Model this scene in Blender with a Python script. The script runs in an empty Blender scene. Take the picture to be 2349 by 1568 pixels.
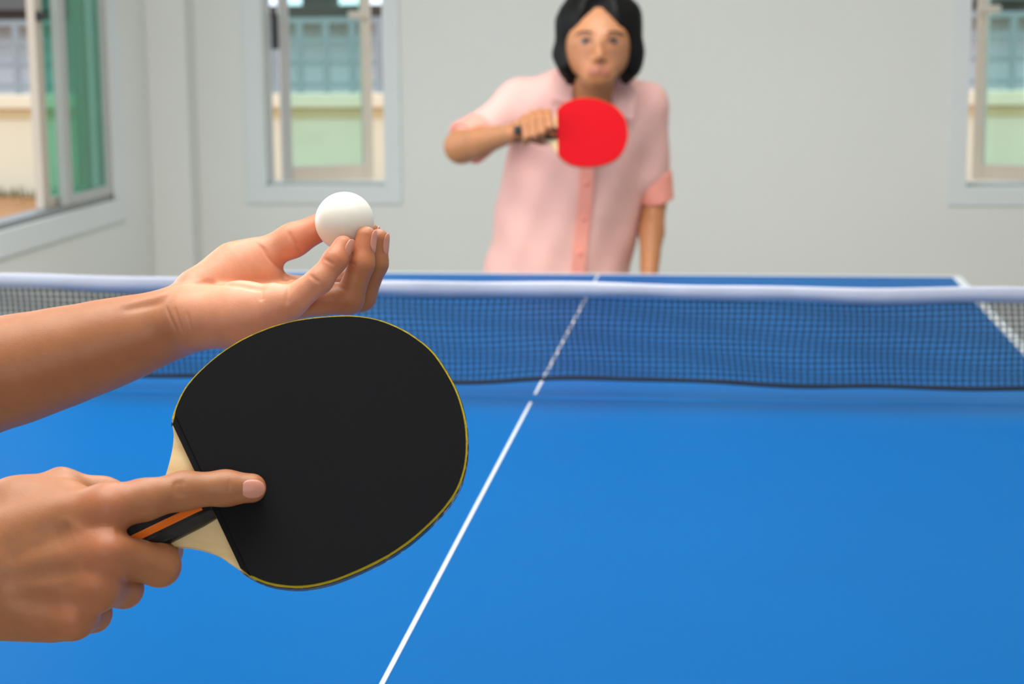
import bpy, bmesh, math, random
import numpy as np
from mathutils import Vector, Matrix

random.seed(7); np.random.seed(7)
scn = bpy.context.scene
COL = scn.collection

# ------------------------------------------------------------------ camera
W, H = 2349, 1568
FPX, PIT, YAW, ROL = 4209.5, 0.16705, 0.11643, -0.00802
CAM = np.array([.2684, -2.5436, 1.2729])
_cp, _sp, _cy, _sy = math.cos(PIT), math.sin(PIT), math.cos(YAW), math.sin(YAW)
FW = np.array([-_sy * _cp, _cy * _cp, -_sp])
_R0 = np.array([_cy, _sy, 0.0]); _U0 = np.cross(_R0, FW)
RT = math.cos(ROL) * _R0 + math.sin(ROL) * _U0
UP = -math.sin(ROL) * _R0 + math.cos(ROL) * _U0
cam_d = bpy.data.cameras.new('camera')
cam_d.sensor_width = 36.0; cam_d.sensor_fit = 'HORIZONTAL'
cam_d.lens = FPX / W * 36.0
cam_d.clip_start = .05; cam_d.clip_end = 200
cam_d.dof.use_dof = True; cam_d.dof.focus_distance = 1.165
cam_d.dof.aperture_fstop = 11.5
cam = bpy.data.objects.new('camera', cam_d); COL.objects.link(cam)
cam.matrix_world = Matrix(((RT[0], UP[0], -FW[0], CAM[0]), (RT[1], UP[1], -FW[1], CAM[1]),
                           (RT[2], UP[2], -FW[2], CAM[2]), (0, 0, 0, 1)))
scn.camera = cam
# ------------------------------------------------------------------ view, sky, lamps
vs = scn.view_settings
scn.display_settings.display_device = 'sRGB'
vs.view_transform = 'Standard'; vs.look = 'None'; vs.gamma = 1; vs.exposure = 0.0
vs.use_curve_mapping = False
scn.cycles.use_denoising = True
scn.cycles.max_bounces = 8; scn.cycles.transparent_max_bounces = 24
scn.cycles.caustics_reflective = False; scn.cycles.caustics_refractive = False
wd = bpy.data.worlds.new('overcast_sky'); scn.world = wd; wd.use_nodes = True
wd.node_tree.nodes['Background'].inputs[0].default_value = (.80, .90, 1.0, 1)
wd.node_tree.nodes['Background'].inputs[1].default_value = 1.95


def area(name, loc, aim, sx, sy, power, color=(1, 1, 1)):
    l = bpy.data.lights.new(name, 'AREA'); l.shape = 'RECTANGLE'; l.size = sx; l.size_y = sy
    l.energy = power; l.color = color
    o = bpy.data.objects.new(name, l); COL.objects.link(o)
    o.location = loc
    o.rotation_euler = (Vector(aim) - Vector(loc)).to_track_quat('-Z', 'Y').to_euler()
    return o


area('ceiling_light_near', (-.25, -1.15, 2.74), (-.25, -1.15, 0), 1.9, 1.5, 63, (1, .96, .90))
area('ceiling_light_far', (.0, .7, 2.74), (.0, .7, 0), 1.4, .9, 43, (1, .97, .93))
area('daylight_left', (-1.66, .35, 1.55), (0, .5, 1.0), 1.5, 1.4, 19, (.97, .99, 1))
area('daylight_rear', (.3, -5.3, 1.6), (.2, 0, 1.0), 2.4, 1.6, 11, (1, .98, .95))


def P(u, v, z):
    return CAM + FW * z + RT * ((u - W / 2) / FPX * z) - UP * ((v - H / 2) / FPX * z)


# ------------------------------------------------------------------ helpers
def srgb(r, g, b):
    f = lambda c: (c / 12.92 if c <= .04045 else ((c + .055) / 1.055) ** 2.4)
    return (f(r / 255), f(g / 255), f(b / 255), 1)


def tag(o, label=None, cat=None, group=None, kind=None):
    if label: o['label'] = label
    if cat: o['category'] = cat
    if group: o['group'] = group
    if kind: o['kind'] = kind
    return o


def empty(name, loc=(0, 0, 0)):
    o = bpy.data.objects.new(name, None); COL.objects.link(o); o.location = loc
    o.empty_display_size = .05
    return o


def link(name, me, mat=None, parent=None, smooth=False):
    o = bpy.data.objects.new(name, me); COL.objects.link(o)
    if mat is not None: me.materials.append(mat)
    if smooth:
        me.polygons.foreach_set('use_smooth', [True] * len(me.polygons))
    if parent is not None:
        o.parent = parent
        bpy.context.view_layer.update()
        o.matrix_parent_inverse = parent.matrix_world.inverted()
    return o


class MB:
    def __init__(self): self.bm = bmesh.new()

    def box(self, lo, hi, bev=0.0, M=None):
        lo, hi = Vector(lo), Vector(hi)
        r = bmesh.ops.create_cube(self.bm, size=1)
        vs_ = r['verts']; c = (lo + hi) / 2; s = hi - lo
        for v in vs_: v.co = Vector((v.co.x * s.x, v.co.y * s.y, v.co.z * s.z)) + c
        if bev > 0:
            es = list({e for v in vs_ for e in v.link_edges})
            rb = bmesh.ops.bevel(self.bm, geom=es, offset=bev, segments=2, affect='EDGES', profile=.5)
            vs_ = list({v for f in rb['faces'] for v in f.verts} | {v for v in vs_ if v.is_valid})
        if M is not None:
            for v in vs_: v.co = M @ v.co
        return self

    def tube(self, pts, r, n=10, cap=True):
        rings = []
        pts = [Vector(p) for p in pts]
        ref = Vector((0, 0, 1))
        for i, p in enumerate(pts):
            d = (pts[min(i + 1, len(pts) - 1)] - pts[max(i - 1, 0)]).normalized()
            a = d.cross(ref)
            if a.length < 1e-3: a = d.cross(Vector((1, 0, 0)))
            a.normalize(); b = d.cross(a)
            rr = r[i] if isinstance(r, (list, tuple)) else r
            rings.append([self.bm.verts.new(p + (a * math.cos(t) + b * math.sin(t)) * rr)
                          for t in [2 * math.pi * k / n for k in range(n)]])
        for A, B in zip(rings, rings[1:]):
            for k in range(n): self.bm.faces.new((A[k], A[(k + 1) % n], B[(k + 1) % n], B[k]))
        if cap:
            self.bm.faces.new(rings[0]); self.bm.faces.new(rings[-1][::-1])
        return self

    def prism(self, outline, z0, z1, M=None, bev=0.0):
        M = M or Matrix.Identity(4)
        lo = [self.bm.verts.new(M @ Vector((x, y, z0))) for x, y in outline]
        hi = [self.bm.verts.new(M @ Vector((x, y, z1))) for x, y in outline]
        n = len(outline)
        f0 = self.bm.faces.new(lo[::-1]); f1 = self.bm.faces.new(hi)
        for k in range(n): self.bm.faces.new((lo[k], lo[(k + 1) % n], hi[(k + 1) % n], hi[k]))
        if bev > 0:
            es = [e for f in (f0, f1) for e in f.edges]
            bmesh.ops.bevel(self.bm, geom=es, offset=bev, segments=2, affect='EDGES', profile=.5)
        return self

    def sphere(self, c, r, u=24, v=16, s=(1, 1, 1)):
        g = bmesh.ops.create_uvsphere(self.bm, u_segments=u, v_segments=v, radius=r)
        for q in g['verts']:
            q.co = Vector((q.co.x * s[0], q.co.y * s[1], q.co.z * s[2])) + Vector(c)
        return self

    def build(self, name, mat, parent=None, smooth=False):
        bmesh.ops.recalc_face_normals(self.bm, faces=self.bm.faces)
        me = bpy.data.meshes.new(name); self.bm.to_mesh(me); self.bm.free()
        return link(name, me, mat, parent, smooth)


def struct(name, mb, mat, parent=None):
    o = mb.build(name, mat, parent)
    if parent is None: o['kind'] = 'structure'
    return o


# ------------------------------------------------------------------ materials
def mat(name, col, rough=.5, noise=0.0, nscale=20, bump=0.0, bscale=200, spec=.5, metal=0.0, coat=0.0, sss=0.0):
    m = bpy.data.materials.new(name); m.use_nodes = True
    nt = m.node_tree; b = nt.nodes['Principled BSDF']
    b.inputs['Base Color'].default_value = col if len(col) == 4 else (*col, 1)
    b.inputs['Roughness'].default_value = rough
    b.inputs['Specular IOR Level'].default_value = spec
    b.inputs['Metallic'].default_value = metal
    b.inputs['Coat Weight'].default_value = coat
    tc = nt.nodes.new('ShaderNodeTexCoord')
    if noise:
        n = nt.nodes.new('ShaderNodeTexNoise'); n.inputs['Scale'].default_value = nscale
        n.inputs['Detail'].default_value = 5
        nt.links.new(tc.outputs['Object'], n.inputs['Vector'])
        mx = nt.nodes.new('ShaderNodeMix'); mx.data_type = 'RGBA'
        c = Vector(col[:3])
        mx.inputs[6].default_value = (*(c * (1 - noise)), 1)
        mx.inputs[7].default_value = (*[min(1, x * (1 + noise)) for x in c], 1)
        nt.links.new(n.outputs['Fac'], mx.inputs[0]); nt.links.new(mx.outputs[2], b.inputs['Base Color'])
    if bump:
        n2 = nt.nodes.new('ShaderNodeTexNoise'); n2.inputs['Scale'].default_value = bscale
        n2.inputs['Detail'].default_value = 3
        nt.links.new(tc.outputs['Object'], n2.inputs['Vector'])
        bp = nt.nodes.new('ShaderNodeBump'); bp.inputs['Strength'].default_value = bump
        bp.inputs['Distance'].default_value = .002
        nt.links.new(n2.outputs['Fac'], bp.inputs['Height']); nt.links.new(bp.outputs[0], b.inputs['Normal'])
    return m


def skin_mat(name):
    m = bpy.data.materials.new(name); m.use_nodes = True
    nt = m.node_tree; b = nt.nodes['Principled BSDF']
    at = nt.nodes.new('ShaderNodeAttribute'); at.attribute_name = 'Col'
    tc = nt.nodes.new('ShaderNodeTexCoord')
    n = nt.nodes.new('ShaderNodeTexNoise'); n.inputs['Scale'].default_value = 90; n.inputs['Detail'].default_value = 6
    nt.links.new(tc.outputs['Object'], n.inputs['Vector'])
    mr = nt.nodes.new('ShaderNodeMapRange'); mr.inputs[3].default_value = .86; mr.inputs[4].default_value = 1.14
    nt.links.new(n.outputs['Fac'], mr.inputs[0])
    mx = nt.nodes.new('ShaderNodeMix'); mx.data_type = 'RGBA'; mx.blend_type = 'MULTIPLY'; mx.inputs[0].default_value = 1
    nt.links.new(at.outputs['Color'], mx.inputs[6]); nt.links.new(mr.outputs[0], mx.inputs[7])
    nt.links.new(mx.outputs[2], b.inputs['Base Color'])
    b.inputs['Roughness'].default_value = .46; b.inputs['Specular IOR Level'].default_value = .42
    b.inputs['Subsurface Weight'].default_value = .22
    b.inputs['Subsurface Radius'].default_value = (1, .35, .18)
    b.inputs['Subsurface Scale'].default_value = .006
    v = nt.nodes.new('ShaderNodeTexVoronoi'); v.inputs['Scale'].default_value = 750
    nt.links.new(tc.outputs['Object'], v.inputs['Vector'])
    n3 = nt.nodes.new('ShaderNodeTexNoise'); n3.inputs['Scale'].default_value = 260; n3.inputs['Detail'].default_value = 4
    nt.links.new(tc.outputs['Object'], n3.inputs['Vector'])
    ad = nt.nodes.new('ShaderNodeMath'); ad.operation = 'ADD'
    nt.links.new(v.outputs['Distance'], ad.inputs[0]); nt.links.new(n3.outputs['Fac'], ad.inputs[1])
    bp = nt.nodes.new('ShaderNodeBump'); bp.inputs['Strength'].default_value = .09; bp.inputs['Distance'].default_value = .0006
    nt.links.new(ad.outputs[0], bp.inputs['Height']); nt.links.new(bp.outputs[0], b.inputs['Normal'])
    return m


def glass_mat(name, tint, gloss=.06):
    m = bpy.data.materials.new(name); m.use_nodes = True
    nt = m.node_tree; nt.nodes.remove(nt.nodes['Principled BSDF'])
    out = nt.nodes['Material Output']
    tr = nt.nodes.new('ShaderNodeBsdfTransparent'); tr.inputs[0].default_value = (*tint, 1)
    gl = nt.nodes.new('ShaderNodeBsdfGlossy'); gl.inputs['Roughness'].default_value = .03
    fr = nt.nodes.new('ShaderNodeFresnel'); fr.inputs[0].default_value = 1.45
    ge = nt.nodes.new('ShaderNodeNewGeometry'); io = nt.nodes.new('ShaderNodeMapRange')
    io.inputs[3].default_value = 1.45; io.inputs[4].default_value = 1 / 1.45
    nt.links.new(ge.outputs['Backfacing'], io.inputs[0]); nt.links.new(io.outputs[0], fr.inputs[0])
    mx = nt.nodes.new('ShaderNodeMixShader')
    nt.links.new(fr.outputs[0], mx.inputs[0]); nt.links.new(tr.outputs[0], mx.inputs[1]); nt.links.new(gl.outputs[0], mx.inputs[2])
    nt.links.new(mx.outputs[0], out.inputs[0])
    return m


def wood_mat(name, a, b_, scale=9, rot=(0, 0, 0)):
    m = mat(name, a, .55)
    nt = m.node_tree; b = nt.nodes['Principled BSDF']
    tc = nt.nodes.new('ShaderNodeTexCoord'); mp = nt.nodes.new('ShaderNodeMapping')
    mp.inputs['Scale'].default_value = (18, 240, 60)
    nt.links.new(tc.outputs['Object'], mp.inputs['Vector'])
    n = nt.nodes.new('ShaderNodeTexNoise'); n.inputs['Scale'].default_value = 1.2; n.inputs['Detail'].default_value = 6
    nt.links.new(mp.outputs[0], n.inputs['Vector'])
    cr = nt.nodes.new('ShaderNodeValToRGB'); cr.color_ramp.elements[0].color = b_; cr.color_ramp.elements[1].color = a
    cr.color_ramp.elements[0].position = .25; cr.color_ramp.elements[1].position = .65
    nt.links.new(n.outputs['Fac'], cr.inputs[0]); nt.links.new(cr.outputs[0], b.inputs['Base Color'])
    return m


M = {}
M['wall'] = mat('painted_wall', (.82, .845, .82, 1), .7, .02, 3, .05, 60, .3)
M['band'] = mat('window_plaster_band', (.78, .83, .85, 1), .6, .02, 5)
M['ceiling'] = mat('ceiling_paint', (.78, .78, .76, 1), .8, .02, 3)
M['floor'] = mat('floor_tile', (.50, .46, .40, 1), .35, .05, 6)
M['alu'] = mat('powder_coated_aluminium', (.52, .53, .52, 1), .4, .02, 8)
M['lit_beige'] = mat('lit_beige_aluminium', (.66, .585, .49, 1), .45, .03, 12)  # sash aluminium with the daylight from outside put into its colour
M['track'] = mat('dull_aluminium_track', (.26, .27, .27, 1), .5, .03, 9)
M['black'] = mat('black_plastic', (.012, .012, .014, 1), .4, .1, 30)
M['glass_b'] = glass_mat('green_tinted_glass', (.80, .965, .93))
M['glass_l'] = glass_mat('deep_green_glass', (.52, .83, .73))
M['cream'] = mat('cream_render', srgb(234, 223, 196), .85, .04, 2, .1, 40)
M['cream2'] = mat('cream_cap', srgb(240, 226, 198), .85, .04, 2)
M['ochre'] = mat('ochre_band', srgb(220, 198, 152), .85, .04, 2)
M['soil'] = mat('bare_soil', srgb(176, 126, 82), .95, .30, 3.0, .6, 9)
M['bar'] = mat('grey_steel_bar', srgb(146, 155, 160), .5, .05, 12)
M['house'] = mat('pale_house_wall', srgb(196, 204, 212), .85, .08, 3)
M['roof'] = mat('dark_roof', srgb(70, 62, 56), .8, .1, 5)
M['moss'] = mat('dry_grass', srgb(120, 105, 50), .9, .3, 20)
M['table'] = mat('blue_tabletop', (.0005, .098, .318, 1), .38, .03, 7, .03, 700, .5)
M['table'].node_tree.nodes['Principled BSDF'].inputs['IOR'].default_value = 1.095
M['line'] = mat('white_line_paint', (.62, .66, .69, 1), .4, .02, 30)
M['edge'] = mat('blue_table_edge', srgb(16, 60, 130), .5, .03, 9)
M['steel'] = mat('dark_steel', (.06, .065, .07, 1), .4, .05, 12, metal=.6)
M['net'] = mat('net_cord', srgb(22, 42, 62), .8, .1, 60)
M['tape'] = mat('white_net_tape', (.44, .47, .57, 1), .36, .30, 9, .3, 30)
M['cord'] = mat('black_cord', (.008, .010, .016, 1), .7, .1, 50)
M['ball'] = mat('white_ball', (.80, .785, .715, 1), .42, .01, 40, .02, 500)
_b = M['ball'].node_tree.nodes['Principled BSDF']
_b.inputs['Subsurface Weight'].default_value = .3; _b.inputs['Subsurface Scale'].default_value = .008
_b.inputs['Subsurface Radius'].default_value = (1, .9, .7)
M['rubber'] = mat('black_rubber', (.0082, .0084, .0105, 1), .72, .10, 14, .06, 900, .12)
M['red'] = mat('red_rubber', (.60, .0020, .0085, 1), .6, .04, 14, .04, 700, .12)
M['yellow'] = mat('yellow_sponge', srgb(206, 180, 22), .9, .18, 160, .5, 400)
M['orange_sp'] = mat('orange_sponge', srgb(226, 120, 40), .9, .1, 100)
M['wood'] = wood_mat('pale_plywood', srgb(252, 226, 172), srgb(240, 204, 146))
M['orange'] = mat('orange_stripe', srgb(255, 122, 10), .4, .05, 40)
M['handle'] = mat('black_handle', (.012, .012, .013, 1), .38, .25, 90, .25, 240, .4)
M['skin'] = skin_mat('skin')
M['nail'] = mat('fingernail', (.62, .265, .20, 1), .32, .05, 60, 0, 1, .5)
M['hair'] = mat('black_hair', (.003, .0027, .0027, 1), .5, .2, 50, .5, 120, .2)
M['shirt'] = mat('pink_shirt_cotton', srgb(240, 190, 182), .85, .03, 18, .25, 90, .2)
M['salmon'] = mat('salmon_lining', srgb(250, 166, 150), .85, .03, 18, .2, 90, .2)
M['denim'] = mat('navy_trousers', (.02, .03, .07, 1), .85, .1, 40, .2, 200)
M['tee'] = mat('grey_tee_cotton', (.25, .27, .30, 1), .85, .05, 30, .2, 200)
M['shoe'] = mat('white_shoe', (.6, .6, .58, 1), .5, .03, 20)
M['maroon'] = mat('maroon_strap', (.09, .012, .02, 1), .5, .1, 40)
M['eye'] = mat('eyeball', (.30, .26, .23, 1), .3, .02, 30)
M['iris'] = mat('dark_iris', (.012, .007, .005, 1), .15, .1, 60)
M['brow'] = mat('eyebrow', (.055, .032, .022, 1), .8, .1, 60)

# tape with pale printed marks
_t = mat('dark_edge_tape', (.012, .014, .03, 1), .4)
_nt = _t.node_tree; _bs = _nt.nodes['Principled BSDF']; _tc = _nt.nodes.new('ShaderNodeTexCoord')
_n = _nt.nodes.new('ShaderNodeTexNoise'); _n.inputs['Scale'].default_value = 190; _n.inputs['Detail'].default_value = 1
_n4 = _nt.nodes.new('ShaderNodeTexNoise'); _n4.inputs['Scale'].default_value = 22
_nt.links.new(_tc.outputs['Object'], _n.inputs['Vector']); _nt.links.new(_tc.outputs['Object'], _n4.inputs['Vector'])
_mu = _nt.nodes.new('ShaderNodeMath'); _mu.operation = 'MULTIPLY'
_nt.links.new(_n.outputs['Fac'], _mu.inputs[0]); _nt.links.new(_n4.outputs['Fac'], _mu.inputs[1])
_cr = _nt.nodes.new('ShaderNodeValToRGB'); _cr.color_ramp.elements[0].position = .30; _cr.color_ramp.elements[1].position = .38
_cr.color_ramp.elements[0].color = (.012, .014, .03, 1); _cr.color_ramp.elements[1].color = (.35, .36, .42, 1)
_nt.links.new(_mu.outputs[0], _cr.inputs[0]); _nt.links.new(_cr.outputs[0], _bs.inputs['Base Color'])
M['edgetape'] = _t


# ------------------------------------------------------------------ implicit surfaces
class Cone:
    """Tapered capsule a-b; sc squashes space (optionally turned by rz about Z) for oval sections."""

    def __init__(s, a, b, ra, rb=None, sc=None, rz=0.0):
        s.Rm = None
        a, b = np.asarray(a, float), np.asarray(b, float)
        rb = ra if rb is None else rb
        m = max(ra, rb)
        if sc is not None:
            c, t = math.cos(rz), math.sin(rz)
            s.Rm = np.array([[c, t, 0], [-t, c, 0], [0, 0, 1.0]]) / np.asarray(sc, float)[:, None]
            s.ms = min(sc); m *= max(sc)
        s.lo = np.minimum(a, b) - m; s.hi = np.maximum(a, b) + m
        if s.Rm is not None: a, b = s.Rm @ a, s.Rm @ b
        s.a, s.ba, s.ra, s.dr = a, b - a, ra, rb - ra
        s.l2 = max(float(s.ba @ s.ba), 1e-12)

    def ev(s, p, lo, hi):
        if lo is not None and (np.any(s.lo - .05 > hi) or np.any(s.hi + .05 < lo)): return None
        q = p if s.Rm is None else p @ s.Rm.T
        pa = q - s.a
        t = np.clip((pa @ s.ba) / s.l2, 0, 1)
        d = np.linalg.norm(pa - t[:, None] * s.ba, axis=1) - (s.ra + t * s.dr)
        return d if s.Rm is None else d * s.ms


class Grp:
    def __init__(s, k, ch): s.k, s.ch = k, ch

    def ev(s, p, lo, hi):
        r = None
        for c in s.ch:
            d = c.ev(p, lo, hi)
            if d is None: continue
            if r is None: r = d; continue
            h = np.maximum(s.k - np.abs(r - d), 0) / s.k
            r = np.minimum(r, d) - h * h * s.k * .25
        return r


class Sub:
    def __init__(s, a, b, k=.004): s.a, s.b, s.k = a, b, k

    def ev(s, p, lo, hi):
        r = s.a.ev(p, lo, hi)
        if r is None: return None
        d = s.b.ev(p, lo, hi)
        if d is None: return r
        d = -d
        h = np.maximum(s.k - np.abs(r - d), 0) / s.k
        return np.maximum(r, d) + h * h * s.k * .25


class Clip:
    """Keep only the side of a plane that nrm points away from."""

    def __init__(s, a, pt, nrm):
        s.a, s.pt = a, np.asarray(pt, float); n = np.asarray(nrm, float); s.n = n / np.linalg.norm(n)

    def ev(s, p, lo, hi):
        r = s.a.ev(p, lo, hi)
        return None if r is None else np.maximum(r, (p - s.pt) @ s.n)


class Field:
    def __init__(s, root, dents=(), disp=None):
        s.root, s.disp = root, disp
        s.dents = [(np.asarray(pl, float), np.asarray(a, float) if np.ndim(a) else np.full(len(pl), float(a)), w) for pl, a, w in dents]

    def __call__(s, p, lo=None, hi=None):
        d = s.root.ev(p, lo, hi)
        if d is None: return np.full(len(p), .2)
        d = d.copy()
        for pl, am, w in s.dents:
            if lo is not None and (np.any(pl.min(0) - 3 * w > hi) or np.any(pl.max(0) + 3 * w < lo)): continue
            best = ba_ = None
            for A, B, a0, a1 in zip(pl[:-1], pl[1:], am[:-1], am[1:]):
                ba = B - A; pa = p - A
                t = np.clip((pa @ ba) / max(ba @ ba, 1e-12), 0, 1)
                q = ((pa - t[:, None] * ba) ** 2).sum(1)
                aa = a0 + t * (a1 - a0)
                if best is None: best, ba_ = q, aa
                else:
                    m = q < best
                    best = np.where(m, q, best); ba_ = np.where(m, aa, ba_)
            d += ba_ * np.exp(-best / (w * w))
        if s.disp is not None: d += s.disp(p)
        return d


def axis(lo, hi, flo, fhi, h, grow=1.18, hmax=.02):
    """Axis from lo to hi, spacing h inside [flo, fhi], growing outside."""
    a = list(np.arange(flo, fhi + h, h))
    st, x = h, a[-1]
    while x < hi: st = min(st * grow, hmax); x += st; a.append(x)
    st, x, left = h, a[0], []
    while x > lo: st = min(st * grow, hmax); x -= st; left.append(x)
    a = left[::-1] + a
    while (len(a) - 1) % 8: a.append(a[-1] + st)
    return np.array(a)


def surface(field, axes, B=8, refine=True):
    ax = axes
    n = [(len(a) - 1) // B for a in ax]
    cen = [.5 * (a[0:-1:B][:m] + a[B::B][:m]) for a, m in zip(ax, n)]
    half = [.5 * (a[B::B][:m] - a[0:-1:B][:m]) for a, m in zip(ax, n)]
    I, J, K = np.meshgrid(*[np.arange(m) for m in n], indexing='ij')
    I, J, K = I.ravel(), J.ravel(), K.ravel()
    ctr = np.stack([cen[0][I], cen[1][J], cen[2][K]], 1)
    rad = np.sqrt(half[0][I] ** 2 + half[1][J] ** 2 + half[2][K] ** 2)
    d = np.concatenate([field(ctr[i:i + 200000]) for i in range(0, len(ctr), 200000)])
    keep = np.abs(d) < rad * 1.25 + .006
    I, J, K = I[keep], J[keep], K[keep]
    r9 = np.arange(B + 1)
    D = np.empty((len(I), B + 1, B + 1, B + 1), np.float32)
    for s in range(0, len(I), 48):
        e = slice(s, s + 48)
        X = ax[0][I[e][:, None] * B + r9]; Y = ax[1][J[e][:, None] * B + r9]; Z = ax[2][K[e][:, None] * B + r9]
        m = len(X)
        p = np.empty((m, B + 1, B + 1, B + 1, 3))
        p[..., 0] = X[:, :, None, None]; p[..., 1] = Y[:, None, :, None]; p[..., 2] = Z[:, None, None, :]
        p = p.reshape(-1, 3)
        D[e] = field(p, p.min(0), p.max(0)).reshape(m, B + 1, B + 1, B + 1)
    S = D < 0
    c = [(i, j, k) for i in (0, 1) for j in (0, 1) for k in (0, 1)]
    sl = lambda A, o: A[:, o[0]:o[0] + B, o[1]:o[1] + B, o[2]:o[2] + B]
    cnt = sum(sl(S, o).astype(np.int8) for o in c)
    b, i, j, k = np.nonzero((cnt > 0) & (cnt < 8))
    g = [I[b] * B + i, J[b] * B + j, K[b] * B + k]
    N1, N2 = len(ax[1]) + 2, len(ax[2]) + 2
    key = (g[0] * N1 + g[1]) * N2 + g[2]
    acc = np.zeros((len(b), 3)); num = np.zeros(len(b))
    for q, o in enumerate(c):
        for axi in range(3):
            if o[axi]: continue
            o2 = list(o); o2[axi] = 1
            d0 = D[b, i + o[0], j + o[1], k + o[2]]; d1 = D[b, i + o2[0], j + o2[1], k + o2[2]]
            x = (d0 < 0) != (d1 < 0)
            t = np.where(x, d0 / np.where(x, d0 - d1, 1), 0)
            w = x.astype(float)
            for a2 in range(3):
                c0 = ax[a2][g[a2] + o[a2]]
                if a2 == axi: c0 = c0 + t * (ax[a2][g[a2] + 1] - c0)
                acc[:, a2] += w * c0
            num += w
    V = acc / num[:, None]
    order = np.argsort(key); sk = key[order]

    def find(kk):
        pos = np.searchsorted(sk, kk); pos = np.minimum(pos, len(sk) - 1)
        return np.where(sk[pos] == kk, order[pos], -1)
    quads = []
    st = [N1 * N2, N2, 1]
    for axi, (p1, p2) in enumerate(((1, 2), (2, 0), (0, 1))):
        o = [0, 0, 0]; o[axi] = 1
        s0 = S[b, i, j, k]; s1 = S[b, i + o[0], j + o[1], k + o[2]]
        w = np.nonzero(s0 != s1)[0]
        kk = key[w]
        q = np.stack([find(kk), find(kk - st[p1]), find(kk - st[p1] - st[p2]), find(kk - st[p2])], 1)
        fl = ~s0[w]
        q[fl] = q[fl][:, ::-1]
        quads.append(q[(q >= 0).all(1)])
    Q = np.concatenate(quads)
    if refine:
        e = 2e-4
        for _ in range(2):
            for s in range(0, len(V), 60000):
                v = V[s:s + 60000]; lo, hi = v.min(0) - .01, v.max(0) + .01
                f0 = field(v, lo, hi)
                gr = np.stack([field(v + np.eye(3)[a] * e, lo, hi) - f0 for a in range(3)], 1) / e
                gn = np.maximum((gr * gr).sum(1), .2)
                stp = np.clip(f0 / gn, -.0015, .0015)
                V[s:s + 60000] = v - .8 * gr * stp[:, None]
    return V, Q


def mesh_from(name, V, Q, colors=None):
    me = bpy.data.meshes.new(name)
    me.vertices.add(len(V)); me.vertices.foreach_set('co', V.astype(np.float32).ravel())
    me.loops.add(Q.size); me.loops.foreach_set('vertex_index', Q.astype(np.int32).ravel())
    me.polygons.add(len(Q)); me.polygons.foreach_set('loop_start', np.arange(0, Q.size, 4, dtype=np.int32))
    me.polygons.foreach_set('use_smooth', np.ones(len(Q), bool))
    me.update(calc_edges=True); me.validate()
    if colors is not None:
        a = me.color_attributes.new('Col', 'FLOAT_COLOR', 'POINT')
        a.data.foreach_set('color', np.concatenate([colors, np.ones((len(V), 1))], 1).astype(np.float32).ravel())
    return me


def blob(name, field, lo, hi, h, m, parent=None, colors=None):
    V, Q = surface(field, [axis(lo[a], hi[a], lo[a], hi[a], h) for a in range(3)])
    return link(name, mesh_from(name, V, Q, colors(V) if colors else None), m, parent)


def chain(pts, rs, k=.004):
    return Grp(k, [Cone(a, b, ra, rb) for a, b, ra, rb in zip(pts, pts[1:], rs, rs[1:])])


def paint(V, base, spots):
    c = np.tile(np.array(base), (len(V), 1))
    for ctr, r, col, w in spots:
        d2 = ((V - np.asarray(ctr)) ** 2).sum(1)
        t = (w * np.exp(-d2 / (r * r)))[:, None]
        c = c * (1 - t) + np.array(col) * t
    return c


def nail(parent, tip, dip, dors, r, L, half, lift=.0003, shift=0.0):
    tip, dip, dors = (np.asarray(x, float) for x in (tip, dip, dors))
    a = tip - dip; a /= np.linalg.norm(a)
    dors = dors - a * (dors @ a); dors /= np.linalg.norm(dors)
    sd = np.cross(a, dors)
    ns, nt_ = 13, 13
    vs_, fs = [], []
    for i in range(ns):
        s = i / (ns - 1) * 2 - 1
        x = s * L / 2 + shift
        wsc = (1 - abs(s) ** (2.4 if s < 0 else 3.0)) ** .5 if abs(s) < 1 else 0.0
        rr = r + lift - .055 * x if x < 0 else math.sqrt(max((r + lift) ** 2 - (x * .75) ** 2, 1e-8))
        for j in range(nt_):
            th = (j / (nt_ - 1) * 2 - 1) * half / r * max(wsc, .12)
            sink = .0004 * abs(s) ** 6 if s < 0 else 0
            vs_.append(tip + a * x + (dors * math.cos(th) + sd * math.sin(th)) * (rr - sink))
    for i in range(ns - 1):
        for j in range(nt_ - 1):
            q = i * nt_ + j
            fs.append((q, q + 1, q + nt_ + 1, q + nt_))
    me = bpy.data.meshes.new('fingernail'); me.from_pydata([tuple(v) for v in vs_], [], fs); me.update()
    o = link('fingernail', me, M['nail'], parent, True)
    sm = o.modifiers.new('thickness', 'SOLIDIFY'); sm.thickness = .0005; sm.offset = 0
    return o


# ================================================================== ROOM
XL, XR, YB, YF, ZC = -1.71, 3.3, 3.77, -5.5, 2.8
WT = .14
SILL, HEAD = .745, 2.05


def wall_mb(axis_, pos, thick, a0, a1, holes):
    """Wall in plane axis_=pos, outward thickness, spanning a0..a1, with holes (h0,h1,z0,z1)."""
    mb = MB()

    def put(h0, h1, z0, z1):
        if h1 - h0 < 1e-4 or z1 - z0 < 1e-4: return
        p0, p1 = sorted((pos, pos + thick))
        mb.box((p0, h0, z0), (p1, h1, z1)) if axis_ == 'x' else mb.box((h0, p0, z0), (h1, p1, z1))
    x = a0
    for h0, h1, z0, z1 in sorted(holes):
        put(x, h0, 0, ZC); put(h0, h1, 0, z0); put(h0, h1, z1, ZC); x = h1
    put(x, a1, 0, ZC)
    return mb


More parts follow.
